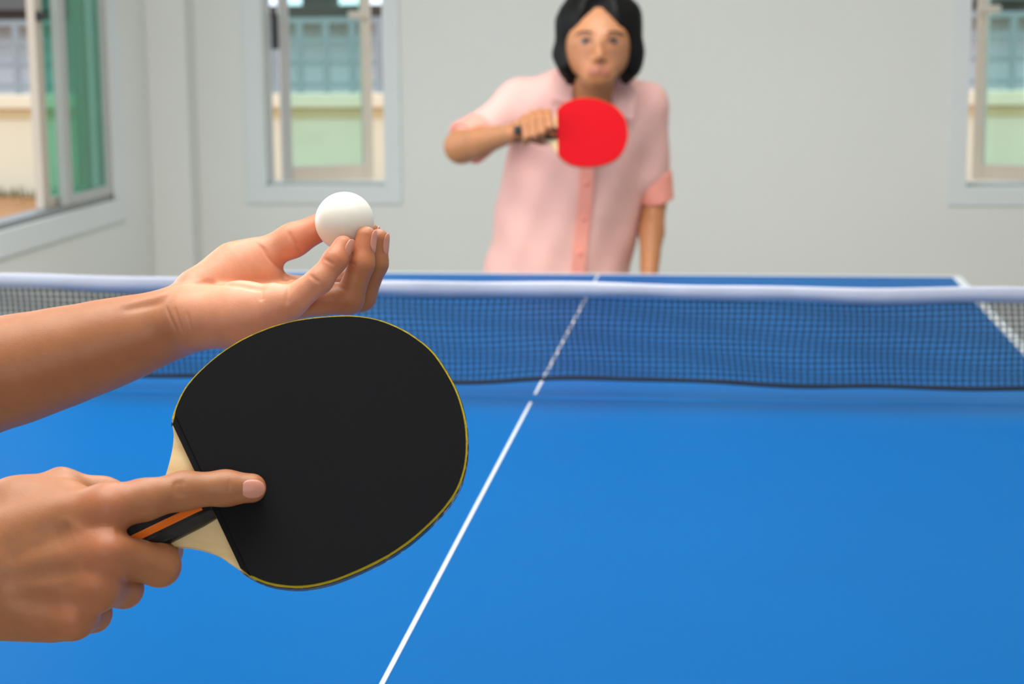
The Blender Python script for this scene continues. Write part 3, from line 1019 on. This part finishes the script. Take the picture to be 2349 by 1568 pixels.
# back of the right hand: knuckle wrinkles, tendons, veins
for dx in (-9, -2, 6):
    crease(fR, [(415 + dx, 1101), (410 + dx, 1113), (413 + dx, 1128), (421 + dx, 1139)], GR, .0010, .0010)
crease(fR, [(528, 1100), (524, 1116), (526, 1132)], GR, .0003, .0010)
crease(fR, [(250, 1164)], GR, -.0014, .0090) if False else None
dents.append((np.array(onskin(fR, [(248, 1160), (252, 1162)], GR)), -.0016, .0085))
dents.append((np.array(onskin(fR, [(246, 1262), (250, 1264)], GR)), -.0024, .0085))
dents.append((np.array(onskin(fR, [(222, 1346), (226, 1348)], GR)), -.0022, .0075))
dents.append((np.array(onskin(fR, [(166, 1428), (170, 1430)], GR)), -.0018, .0070))
crease(fR, [(165, 1215), (110, 1238), (40, 1265), (0, 1282)], GR, 0.0024, 0.0085)
crease(fR, [(180, 1305), (110, 1318), (40, 1325), (0, 1328)], GR, 0.0022, 0.0075)
crease(fR, [(140, 1385), (80, 1378), (20, 1372)], GR, 0.0018, 0.0065)
crease(fR, [(0, 1276), (45, 1252), (70, 1238), (105, 1230)], GR, -.0006, .0030)
crease(fR, [(100, 1255), (145, 1195), (170, 1205), (195, 1222)], GR, -.0004, .0028)
crease(fR, [(60, 1345), (120, 1338), (180, 1325)], GR, -.0005, .0030)
crease(fR, [(262, 1215), (300, 1222), (326, 1226)], GR, 0.0018, 0.0045)
crease(fR, [(283, 1322), (300, 1328), (318, 1332)], GR, .0012, .0030)
player_field = Field(root_sdf, dents)

FLO, FHI = np.array([-.27, -1.66, .925]), np.array([.075, -1.20, 1.19])
axes = [axis(-.85, .075, FLO[0], FHI[0], .00095), axis(-1.95, -1.20, FLO[1], FHI[1], .00095), axis(-.02, 1.56, FLO[2], FHI[2], .00095)]
V, Q = surface(player_field, axes)
tan = (.39, .158, .067); pink = (.76, .345, .21); rosy = (.72, .22, .11)
spots = [(L(510, 685, 1.21), .036, pink, .95), (L(600, 660, 1.215), .030, pink, .9), (L(705, 548, 1.262), .022, rosy, .85), (L(640, 590, 1.262), .024, pink, .8),
         (L(500, 620, 1.25), .035, pink, .8), (L(770, 590, 1.205), .018, rosy, .45), (L(828, 560, 1.22), .016, rosy, .4), (L(700, 660, 1.205), .022, pink, .7),
         (ixr[0] - FW * .012, .018, (.50, .165, .08), .6), (mdr[0] - FW * .012, .016, (.50, .165, .08), .6), (rgr[0] - FW * .01, .015, (.50, .165, .08), .5), (pkr[0] - FW * .01, .014, (.50, .165, .08), .5)]
pme = mesh_from('body', V, Q, paint(V, tan, spots))
player = empty('person', (-.6, -1.62, 0)); tag(player, 'person whose bare forearms reach in from the side with ball and black paddle', 'person')
link('body', pme, M['skin'], player)
# nails in view
nail(player, pk[4], pk[3], RT * .92 - FW * .30, .0067, .0135, .0050, shift=-.001)
nail(player, rg[3], rg[2], RT * .93 - FW * .22, .0070, .0160, .0054, shift=-.0025)
nail(player, md[3], md[2], RT * .93 - FW * .22, .0072, .0160, .0054, shift=-.0025)
nail(player, ix[3], ix[2], RT * .95 - FW * .1, .0068, .0115, .0052)
nail(player, thm[3], thm[2], UP * .5 + FW * .8, .0096, .014, .007)
nail(player, ixr[4], ixr[3], -FW + RT * .05, .0082, .0138, .0056, shift=.0012)
for t_, d_, r_ in ((mdr[3], mdr[2], .0085), (rgr[3], rgr[2], .008), (pkr[3], pkr[2], .0074), (thr[3], thr[2], .0088)):
    nail(player, t_, d_, FW, r_, .011, .0055)
# clothes and hair (outside the frame)
tee = Field(Sub(Grp(.05, [Cone(pel + [0, 0, -.02], pel + [.01, 0, .12], .172, .15, tw), Cone(pel + [.01, 0, .12], che, .15, .17, tw), Cone(shL, shR, .066, .066),
                          Cone(shL, shL * .55 + el_l * .45, .064, .060), Cone(shR, shR * .55 + el_r * .45, .064, .060)]),
                Cone([-.53, -1.61, 1.26], [-.50, -1.61, 1.40], .062, .075)))
blob('shirt', tee, (-.78, -1.92, .55), (-.36, -1.28, 1.32), .008, M['tee'], player)
tro = Field(Grp(.04, [Cone(pel + [0, 0, -.02], pel + [0, 0, .10], .163, .150, tw),
                      Cone([-.60, -1.53, .74], [-.58, -1.52, .42], .090, .068), Cone([-.58, -1.52, .42], [-.62, -1.52, .12], .066, .055),
                      Cone([-.60, -1.71, .74], [-.60, -1.73, .42], .090, .068), Cone([-.60, -1.73, .42], [-.64, -1.74, .12], .066, .055)]))
blob('trousers', tro, (-.82, -1.90, .03), (-.40, -1.34, .95), .009, M['denim'], player)
hp = Field(Sub(Grp(.03, [Cone([-.535, -1.61, 1.425], [-.535, -1.61, 1.435], .104, .100)]), Cone([-.38, -1.61, 1.33], [-.43, -1.61, 1.40], .09, .085), .02))
blob('hair', hp, (-.66, -1.74, 1.30), (-.40, -1.48, 1.56), .006, M['hair'], player)
for y, x in ((-1.51, -.56), (-1.745, -.58)):
    blob('shoe', Field(Grp(.03, [Cone([x - .06, y, .045], [x + .09, y, .036], .045, .036)])), (x - .14, y - .08, 0), (x + .16, y + .08, .12), .006, M['shoe'], player)

# ================================================================== FAR PLAYER
lady = empty('person', (-.14, 1.9, 0))
tag(lady, 'person in a pink shirt with black bobbed hair, leaning forward behind the table', 'person')
G = lambda *q: P(*q)
hc = G(1372, 100, 4.25)
w_shl, w_shr = G(1200, 243, 4.45), G(1474, 250, 4.48)          # picture-left and picture-right shoulders
w_ell, w_elr = G(1058, 336, 4.34), G(1498, 455, 4.56)
w_wrl, w_wrr = G(1178, 305, 4.125), G(1488, 655, 4.45)
hipc = G(1272, 650, 4.58)
sq = (1, .66, 1)
fx = lambda x, i: [P(x + dx, v, z) for dx, v, z in i]
lf = []
for x, v0, v1 in ((1206, 271, 329), (1224, 262, 325), (1242, 258, 318), (1260, 258, 306)):
    lf.append(chain([P(x - 3, v0, 4.100), P(x - 1, v0 + 13, 4.074), P(x + 2, v1 - 16, 4.068), P(x, v1 - 4, 4.088)], [.0094, .0092, .0086, .0078], .003))
rhand = []
hb = w_wrr
for i in range(4):
    bx = 1474 + 9 * i
    rhand.append(chain([G(bx, 728, 4.42), G(bx, 760, 4.41), G(bx - 2, 782, 4.42), G(bx - 3, 796, 4.43)], [.0095, .009, .008, .007], .004))
faceY = hc - FW * .0
leg = lambda s: [hipc + [.085 * s, 0, 0], np.array([hipc[0] + .11 * s, 1.70, .40]), np.array([hipc[0] + .12 * s, 1.97, .075]), np.array([hipc[0] + .13 * s, 1.83, .035])]
lb = [leg(-1), leg(1)]
hd = lambda du, dv, dz: P(1372 + du, 100 + dv, 4.25 + dz)
head = Grp(.03, [
    Cone(hd(0, -25, .015), hd(0, -10, .0), .078, .076),
    Cone(hd(0, 10, -.033), hd(0, 70, -.040), .057, .030),
    Cone(hd(-9, 72, -.043), hd(9, 72, -.043), .024, .024),
    Cone(hd(-28, 38, -.012), hd(28, 38, -.012), .036, .036)])
hbase = Field(Grp(.010, [head]))
fs = lambda du, dv, dz=0.0: onskin(hbase, [(1372 + du, 100 + dv)], 4.05)[0] + FW * dz      # a point on the bare head
head = Grp(.008, [head,
    Cone(fs(1, -2, .002), fs(3, 26, -.007), .0055, .0080), Cone(fs(3, 26, -.007), fs(3, 33, -.009), .0080, .0085), Cone(fs(-7, 36, .000), fs(13, 36, .000), .0058, .0058),
    Cone(fs(-20, 60, .0030), fs(2, 58, .0020), .0042, .0050), Cone(fs(2, 58, .0020), fs(24, 60, .0030), .0050, .0042),
    Cone(fs(-14, 67, .0022), fs(18, 67, .0022), .0056, .0056),
    Cone(fs(-46, -24, .005), fs(-14, -25, .003), .0062, .0062), Cone(fs(20, -25, .003), fs(53, -24, .005), .0062, .0062),
    Cone(hd(-72, 5, .02), hd(-70, 25, .018), .011, .009), Cone(hd(72, 5, .02), hd(70, 25, .018), .011, .009)])
nck = G(1368, 185, 4.345); nck2 = G(1345, 262, 4.44)
bodyW = Grp(.012, [
    Grp(.03, [head, Cone(nck, nck2, .046, .054)]),
    Grp(.03, [Cone(w_shl, w_ell, .042, .038), Cone(w_shr, w_elr, .042, .034)]),
    Grp(.016, [Cone(w_ell, w_ell * .6 + w_wrl * .4, .0390, .0330), Cone(w_ell * .6 + w_wrl * .4, w_wrl, .0330, .0195),
               Cone(w_wrl, G(1202, 288, 4.120), .0190, .018), Cone(G(1200, 296, 4.124), G(1258, 278, 4.116), .0165, .012)]),
    Grp(.0030, lf),
    Cone(G(1205, 312, 4.125), G(1240, 320, 4.118), .012, .010), Cone(G(1240, 320, 4.118), G(1272, 326, 4.112), .0095, .008),
    Grp(.016, [Cone(w_elr, w_elr * .6 + w_wrr * .4, .0350, .0300), Cone(w_elr * .6 + w_wrr * .4, w_wrr, .0300, .0200), Cone(w_wrr, G(1486, 720, 4.42), .021, .022)]),
    Grp(.002, rhand), chain([G(1470, 690, 4.42), G(1456, 725, 4.40), G(1458, 750, 4.39)], [.011, .009, .008]),
    Grp(.05, [Cone(G(1335, 300, 4.50), hipc, .10, .11, sq)] +
        [Cone(a, b, ra, rb) for q in lb for a, b, ra, rb in ((q[0], q[1], .075, .055), (q[1], q[2], .05, .035), (q[2], q[3], .035, .028))])])
wf = Field(bodyW, [(np.array([fs(-36, -5), fs(-20, -5)]), .0042, .0105), (np.array([fs(27, -5), fs(43, -5)]), .0042, .0105),
                   (np.array([fs(-25, 59), fs(-12, 62.5), fs(2, 62.5), fs(16, 62.5), fs(29, 59)]), .0022, .0022)])
lo, hi = np.array([-.46, 1.45, -.02]), np.array([.26, 2.12, 1.42])
V, Q = surface(wf, [axis(lo[0], hi[0], -.40, .13, .0035), axis(lo[1], hi[1], 1.50, 1.80, .0035), axis(lo[2], hi[2], .92, 1.38, .0035)])
wtan = (.50, .212, .090)
wsp = [(fs(-14, 62.5), .0090, (.30, .075, .07), .9), (fs(2, 63.5), .0100, (.32, .08, .075), .9), (fs(18, 62.5), .0090, (.30, .075, .07), .9),
       (hd(0, 112, -.04), .020, (.30, .13, .06), .6),  # chin's shadow on the neck, painted into the skin colour
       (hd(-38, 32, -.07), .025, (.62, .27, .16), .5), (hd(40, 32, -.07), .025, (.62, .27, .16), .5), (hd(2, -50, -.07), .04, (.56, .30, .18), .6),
       (fs(-28, -8), .014, (.24, .11, .06), .6), (fs(35, -8), .014, (.24, .11, .06), .6)]  # eye sockets darkened in the skin colour to imitate shade
link('body', mesh_from('body', V, Q, paint(V, wtan, wsp)), M['skin'], lady)
for du in (-28, 35):
    c = onskin(wf, [(1372 + du, 95)], 4.05)[0]
    Mx = Matrix(((RT[0], FW[0], UP[0], c[0]), (RT[1], FW[1], UP[1], c[1]), (RT[2], FW[2], UP[2], c[2]), (0, 0, 0, 1)))
    e = MB().sphere((0, 0, 0), 1, 24, 16, (.0132, .0110, .0064))
    for q in e.bm.verts: q.co = Mx @ (q.co + Vector((0, .0090, 0)))
    e = e.build('eyeball', M['eye'], lady, True)
    e2 = MB().sphere((0, 0, 0), 1, 18, 12, (.0062, .0030, .0058))
    for q in e2.bm.verts: q.co = Mx @ (q.co + Vector((0, .0000, .0003)))
    e2.build('iris', M['iris'], e, True)
    MB().tube([onskin(wf, [(1372 + du + k, 95 - 6.0 + .030 * k * k)], 4.05)[0] - FW * .0012 for k in (-14, -9, -3, 3, 9, 14)], [.0008, .0014, .0017, .0017, .0014, .0008], 8).build('eyelashes', M['brow'], lady, True)
for pts in ([(-50, -20), (-42, -25), (-30, -27.5), (-15, -26)], [(22, -26), (37, -27.5), (49, -25), (57, -20)]):
    MB().tube([onskin(wf, [(1372 + a_, 100 + b_)], 4.05)[0] - FW * .0004 for a_, b_ in pts], [.0014, .0026, .0030, .0024], 8).build('eyebrow', M['brow'], lady, True)
# hair: a chin-length bob parted in the middle
hr = Grp(.025, [
    Cone(hd(0, -45, .02), hd(0, -20, .045), .094, .092, (1, 1, 1)),
    Cone(hd(-60, -45, .01), hd(-74, 25, .02), .034, .026), Cone(hd(-74, 25, .02), hd(-72, 50, .025), .026, .020), Cone(hd(-70, 50, .0), hd(-64, 84, .03), .020, .012),
    Cone(hd(62, -60, .0), hd(74, 20, .01), .038, .028), Cone(hd(74, 20, .01), hd(72, 52, .015), .028, .022), Cone(hd(72, 52, .015), hd(64, 82, .03), .022, .012),
    Cone(hd(0, -20, .06), hd(0, 45, .085), .085, .058)])
hcut = Grp(.02, [Cone(hd(-2, -36, -.12), hd(-2, 80, -.12), .071, .060), Cone(hd(1, -94, -.088), hd(-2, -24, -.12), .042, .070), Cone(hd(-2, 20, -.07), hd(-2, 130, -.02), .062, .060)])
hair = Field(Sub(hr, hcut, .010), [], lambda p:   .0004 * np.sin(420 * p[:, 0] + 40 * p[:, 2]))
hl = hc + np.array([-.14, -.16, -.13]); hh = hc + np.array([.14, .20, .20])
blob('hair', hair, hl, hh, .004, M['hair'], lady)

# shirt: torso, sleeves pushed up over the elbows
tors = Grp(.045, [Cone(G(1323, 318, 4.49), G(1305, 480, 4.55), .166, .160, sq), Cone(G(1305, 480, 4.55), G(1268, 690, 4.60), .160, .195, sq),
                  Cone(w_shl + UP * .004, w_shr + UP * .004, .050, .052), Cone(G(1290, 215, 4.44), G(1420, 222, 4.45), .045, .045),
                  Cone(w_shl, w_ell * .80 + w_shl * .20, .060, .050), Cone(w_shr, w_elr * .68 + w_shr * .32, .056, .048)])
folds = lambda p: .0028 * np.sin(38 * p[:, 0] + 22 * p[:, 2]) * np.sin(17 * p[:, 2] + 9 * p[:, 0]) + .0016 * np.sin(70 * p[:, 0] - 30 * p[:, 2])
shirt = Field(Clip(Sub(tors, Grp(.01, [Cone(nck, nck2, .056, .060), Cone(G(1362, 215, 4.30), G(1352, 300, 4.33), .030, .006)]), .006), [0, 0, .60], [0, 0, -1]), [], folds)
sh = blob('shirt', shirt, (-.48, 1.58, .56), (.26, 2.2, 1.22), .005, M['shirt'], lady)


def cuff(a, b, r0, r1, th):
    a, b = np.asarray(a), np.asarray(b)
    d = (b - a) / np.linalg.norm(b - a)
    fld = Field(Clip(Clip(Sub(Cone(a - d * .04, b + d * .04, r0, r1), Cone(a - d * .06, b + d * .06, r0 - th, r1 - th), .002), b, d), a, -d), [],
                lambda p: .0018 * np.sin(60 * p[:, 0] + 50 * p[:, 2]))
    c = (a + b) / 2; e = np.linalg.norm(b - a) / 2 + max(r0, r1) + .01
    return blob('cuff', fld, c - e, c + e, .004, M['salmon'], lady)


cuff(w_shl * .30 + w_ell * .70, w_ell * .92 + w_shl * .08, .056, .054, .010)
cuff(G(1492, 398, 4.54), G(1499, 460, 4.56), .050, .055, .010)
# collar leaves and button placket
for pts in ([(1268, 168), (1312, 158), (1318, 200), (1312, 236), (1286, 232), (1262, 224)], [(1432, 168), (1408, 188), (1402, 232), (1420, 262), (1450, 274), (1462, 215)]):
    m_ = MB(); vv = []
    for k, (u, v) in enumerate(pts):
        vv.append((u, v, 4.352 if v > 200 else 4.362))
    t0 = [m_.bm.verts.new(P(*q)) for q in vv]; t1 = [m_.bm.verts.new(P(q[0], q[1], q[2] + .006)) for q in vv]
    m_.bm.faces.new(t0); m_.bm.faces.new(t1[::-1])
    for k in range(len(t0)): m_.bm.faces.new((t0[k], t1[k], t1[(k + 1) % len(t0)], t0[(k + 1) % len(t0)]))
    m_.build('collar', M['shirt'], lady)
plk = onskin(shirt, [(1347, v) for v in (300, 340, 380)] + [(1345, 420), (1342, 460), (1339, 500), (1334, 540), (1330, 580), (1326, 620), (1322, 660), (1319, 700)], 4.2, 200)
m_ = MB(); pv = None
for p in plk:
    row = [m_.bm.verts.new(p + RT * dx - FW * dy) for dx, dy in ((-.0165, .001), (-.0165, .005), (.0165, .005), (.0165, .001))]
    if pv:
        for k in range(4): m_.bm.faces.new((pv[k], pv[(k + 1) % 4], row[(k + 1) % 4], row[k]))
    pv = row
pl_o = m_.build('placket', M['salmon'], lady)
for p in plk[1::2]:
    MB().sphere(p - FW * .0055, .005, 12, 8).build('button', M['salmon'], pl_o, True)
# watch
wa = G(1187, 303, 4.122); wd_ = w_wrl - w_ell; wd_ /= np.linalg.norm(wd_)
ring = MB(); rows = []
wu = np.cross(wd_, FW); wu /= np.linalg.norm(wu); wv = np.cross(wd_, wu)
for k in range(24):
    t = 2 * math.pi * k / 24
    o_ = wu * math.cos(t) + wv * math.sin(t)
    rows.append([ring.bm.verts.new(wa + o_ * r + wd_ * x) for r, x in ((.0215, -.008), (.0235, -.008), (.0235, .008), (.0215, .008))])
for k in range(24):
    for j in range(4): ring.bm.faces.new((rows[k][j], rows[k][(j + 1) % 4], rows[(k + 1) % 24][(j + 1) % 4], rows[(k + 1) % 24][j]))
wt = ring.build('watch_strap', M['maroon'], lady)
wc = wa - FW * .0235 + UP * .003
mw = Matrix.Translation(Vector(wc)) @ Matrix(((RT[0], UP[0], FW[0], 0), (RT[1], UP[1], FW[1], 0), (RT[2], UP[2], FW[2], 0), (0, 0, 0, 1)))
MB().box((-.0085, -.009, -.004), (.0085, .009, .004), .002, mw).build('watch_case', M['black'], wt)
# trousers and shoes (below the tabletop)
tr = Field(Grp(.04, [Cone(hipc + [0, .01, .0], hipc + [0, .01, -.02], .135, .135, (1, .7, 1))] + [Cone(a, b, ra, rb) for q in lb for a, b, ra, rb in
           ((q[0], q[1], .088, .066), (q[1], q[2] + [0, 0, .03], .062, .050))]))
blob('trousers', tr, (-.45, 1.58, .03), (.16, 2.2, .85), .009, M['denim'], lady)
for q in lb:
    blob('shoe', Field(Grp(.03, [Cone(q[2] + [0, .03, -.03], q[3] + [0, -.03, .002], .043, .036)])), q[3] + [-.08, -.12, -.04], q[3] + [.08, .26, .10], .007, M['shoe'], lady)
